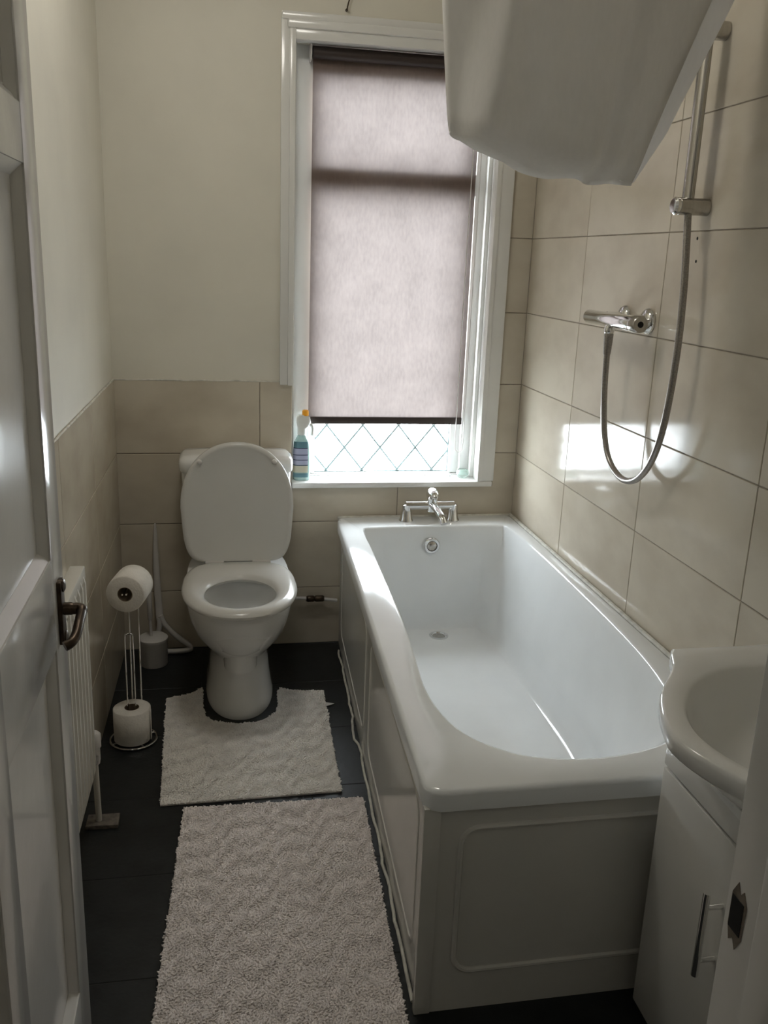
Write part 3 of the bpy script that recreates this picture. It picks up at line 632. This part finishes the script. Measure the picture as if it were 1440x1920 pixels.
# ------------------------------------------------------------------ radiator
RO = (-1.408, -1.09, .165)
ra = empty('radiator', RO, 'white ribbed panel radiator on the left wall behind the open door', 'radiator', rz=LA)
prof = []; Ly = .78; n = 20
for k in range(n):
    y0 = -Ly*k/n; p = Ly/n
    prof += [(y0-.10*p, .035), (y0-.40*p, .035), (y0-.52*p, .041), (y0-.78*p, .041), (y0-.90*p, .035)]
poly = [(0, .035)]+prof+[(-Ly, .035), (-Ly, .018), (0, .018)]
rng = []
for z, s in ((.0, 0), (.012, .4), (.03, 1), (.50, 1), (.518, .4), (.53, 0)):
    rng.append([(.026+(x-.026)*(.45+.55*s), y, z) for y, x in poly])
MB().loft(rng).build('panel', RADP, ra, 30)
MB().box((.004, -Ly-.002, .50), (.037, .002, .532), .003).build('top_grille', RADP, ra)
for y in (-.15, -.63): MB().box((-.012, y-.02, .1), (.02, y+.02, .45)).build('wall_bracket', RADP, ra)
MB().tube([(.028, -.005, .03), (.028, .03, .03)], .011, 14).build('valve_tail', CHROME, ra)
MB().lathe([(.012, -.012), (.014, 0), (.014, .03), (.017, .034), (.017, .066), (.012, .072)], (.028, .04, .02), 20).build('valve', PLW, ra)
MB().tube([(.028, .04, .02), (.03, .042, -.163)], .0075, 12).build('pipe', RADP, ra)
MB().box((-.0, .018, -.1645), (.078, .068, -.153), .002).build('floor_collar', mat('old_paint', (.16, .14, .12), .7, var=.2, scale=60), ra)
# ------------------------------------------------------------------ door
DX = -1.315; DY0, DY1 = YW, -1.687; T = .036
do = empty('door_1', (DX-T/2, YW, 0), kind='structure', label='white glossy panelled door standing open against the left wall')
DO = (DX-T/2, YW, 0)
def dp(name, mb, m, parent=do, smooth=40): return lp(DO, name, mb, m, parent, smooth)
zs = [.008, .169, .799, .942, 1.486, 1.560, 1.895, 1.985]
P_ = [(DY0+.003, -2.335), (-2.335, -2.185), (-2.185, -2.105), (-2.105, -1.775), (-1.775, DY1)]
for a, b in (P_[0], P_[2], P_[4]): dp('stile', MB().box((DX-T, a, zs[0]), (DX, b, zs[7]), .0015), DOORP)
for a, b in ((zs[0], zs[1]), (zs[2], zs[3]), (zs[4], zs[5]), (zs[6], zs[7])): dp('rail', MB().box((DX-T+.0005, DY0+.004, a), (DX-.0004, DY1-.001, b), .0015), DOORP)
for y0, y1 in (P_[1], P_[3]):
    for z0, z1 in ((zs[1], zs[2]), (zs[3], zs[4]), (zs[5], zs[6])):
        dp('panel', MB().box((DX-.026, y0-.005, z0-.005), (DX-.016, y1+.005, z1+.005)), DOORP)
        # sloped moulding round the panel
        o_ = [(y0, z0), (y1, z0), (y1, z1), (y0, z1)]; w = .016
        i_ = [(y0+w, z0+w), (y1-w, z0+w), (y1-w, z1-w), (y0+w, z1-w)]
        mv = MB().loft([[(DX-.003, *p) for p in o_], [(DX-.006, p[0]*.55+q[0]*.45, p[1]*.55+q[1]*.45) if False else (DX-.008, (p[0]+q[0])/2, (p[1]+q[1])/2) for p, q in zip(o_, i_)], [(DX-.0158, *p) for p in i_], [(DX-.0158, *p) for p in o_], [(DX-.003, *p) for p in o_]], False, False)
        dp('moulding', mv, DOORP, smooth=25)
HY = -1.735; hd = dp('handle_plate', MB().box((DX-.001, HY-.014, .795), (DX+.007, HY+.014, .897), .003).lathe([(.010, DX), (.010, DX+.009), (.006, DX+.011)], (0, HY, .888), 14, 'X').lathe([(.010, DX), (.010, DX+.009), (.006, DX+.011)], (0, HY, .804), 14, 'X'), BRONZE)
dp('lever', MB().tube(spline([(DX+.005, HY, .850), (DX+.02, HY, .850), (DX+.030, HY-.001, .850), (DX+.034, HY-.010, .848), (DX+.034, HY-.04, .842), (DX+.033, HY-.065, .834), (DX+.028, HY-.082, .829), (DX+.020, HY-.088, .826)], 6), [.010]*6+[.009]*12+[.0075]*25, 12), BRONZE, hd)
for z in (.25, 1.7): dp('hinge', MB().tube([(DX+.004, YW+.006, z-.04), (DX+.004, YW+.006, z+.04)], .005, 10), BRONZE)
# ------------------------------------------------------------------ things on the sill
so = (-.782, .035, .618)
sb = empty('spray_bottle', so, 'clear teal cleaning spray bottle with orange nozzle at the left end of the sill', 'bottle')
def bring(a, b, z, e=2.8, cx=0): return [(cx+a*math.copysign(abs(math.cos(t))**(2/e), math.cos(t)), b*math.copysign(abs(math.sin(t))**(2/e), math.sin(t)), z) for t in [2*math.pi*k/32 for k in range(32)]]
MB().loft([bring(.026, .020, 0), bring(.030, .023, .004), bring(.031, .024, .02), bring(.030, .024, .10), bring(.027, .022, .135), bring(.017, .016, .155, 2), bring(.013, .013, .165, 2)]).build('body', TEALB, sb, 50)
for z0, z1, m in ((.118, .140, LBL), (.094, .116, LBP), (.076, .092, LBP), (.058, .074, LBP), (.030, .054, LBC), (.012, .027, LBL)):
    k = .029/.030
    MB().loft([[(x*1.0, y, z) for x, y, _ in [p for p in bring(.0312 if z < .11 else .0312-(z-.10)*.085, .0248 if z < .11 else .0248-(z-.10)*.055, 0)][17:28]] for z in (z0, z1)], False, False, False).build('label_band', m, sb, 60)
for z in (.117, .093, .075, .056): MB().loft([[(x, y, zz) for x, y, _ in bring(.0313 if zz < .11 else .0313-(zz-.10)*.085, .0249 if zz < .11 else .0249-(zz-.10)*.055, 0)[17:28]] for zz in (z-.0015, z+.0015)], False, False, False).build('label_line', LBD, sb, 60)
MB().loft([bring(.013, .013, .160, 2), bring(.016, .016, .164, 2), bring(.016, .016, .185, 2), bring(.020, .014, .190, 2.5, .004), bring(.026, .013, .205, 2.5, .006), bring(.024, .012, .225, 2.5, .004), bring(.014, .010, .232, 2.5, .0)]).build('trigger_head', BOTW, sb, 50)
MB().tube(spline([(.030, 0, .200), (.038, 0, .185), (.036, 0, .160)], 5), .005, 10).build('trigger', BOTW, sb)
MB().lathe([(.008, 0), (.0115, .002), (.0115, .018), (.008, .022)], (.012, 0, .228), 18).build('nozzle', ORANGE, sb)
gd = MB().lathe([(.020, 0), (.024, .004), (.025, .010), (.022, .011), (.018, .005), (.0, .004)], n=28, cap=False).build('glass_dish', CLEARG, None, 50, loc=(-.248, .06, .6182)); tag(gd, 'small shallow clear glass dish at the right end of the sill', 'dish')
gv = MB().lathe([(.013, 0), (.020, .004), (.024, .016), (.021, .028), (.019, .030), (.0185, .026), (.019, .014), (.0, .006)], n=28, cap=False).build('glass_votive', CLEARG, None, 50, loc=(-.185, .045, .6182)); tag(gv, 'small round clear glass candle holder in the right corner of the sill', 'candle holder')
# ------------------------------------------------------------------ fill lamps, added out of view to brighten the room
hl = empty('fill_lamp', (-1.0, -3.55, CEIL), 'round warm fill lamp added on the hall ceiling behind the doorway', 'lamp')  # added fill from the hall side, no such lamp in view
MB().lathe([(.15, -.001), (.15, -.02), (.14, -.025)], n=36).build('base', PLW, hl)
MB().lathe([(.14, -.02), (.13, -.05), (.09, -.075), (.03, -.088), (.0, -.089)], n=36, cap=False).build('diffuser', emis('hall_fill_glow', (1, .90, .76), HALL_FILL), hl, 60)
bl_ = empty('fill_lamp', (-1.02, -1.02, CEIL), 'round white fill lamp added on the bathroom ceiling, out of view', 'lamp')  # added fill, window light alone leaves the bathroom too dark
MB().lathe([(.15, -.001), (.15, -.02), (.14, -.025)], n=36).build('base', PLW, bl_)
MB().lathe([(.14, -.02), (.13, -.05), (.09, -.075), (.03, -.088), (.0, -.089)], n=36, cap=False).build('diffuser', emis('bath_fill_glow', (1, .96, .88), BATH_FILL), bl_, 60)
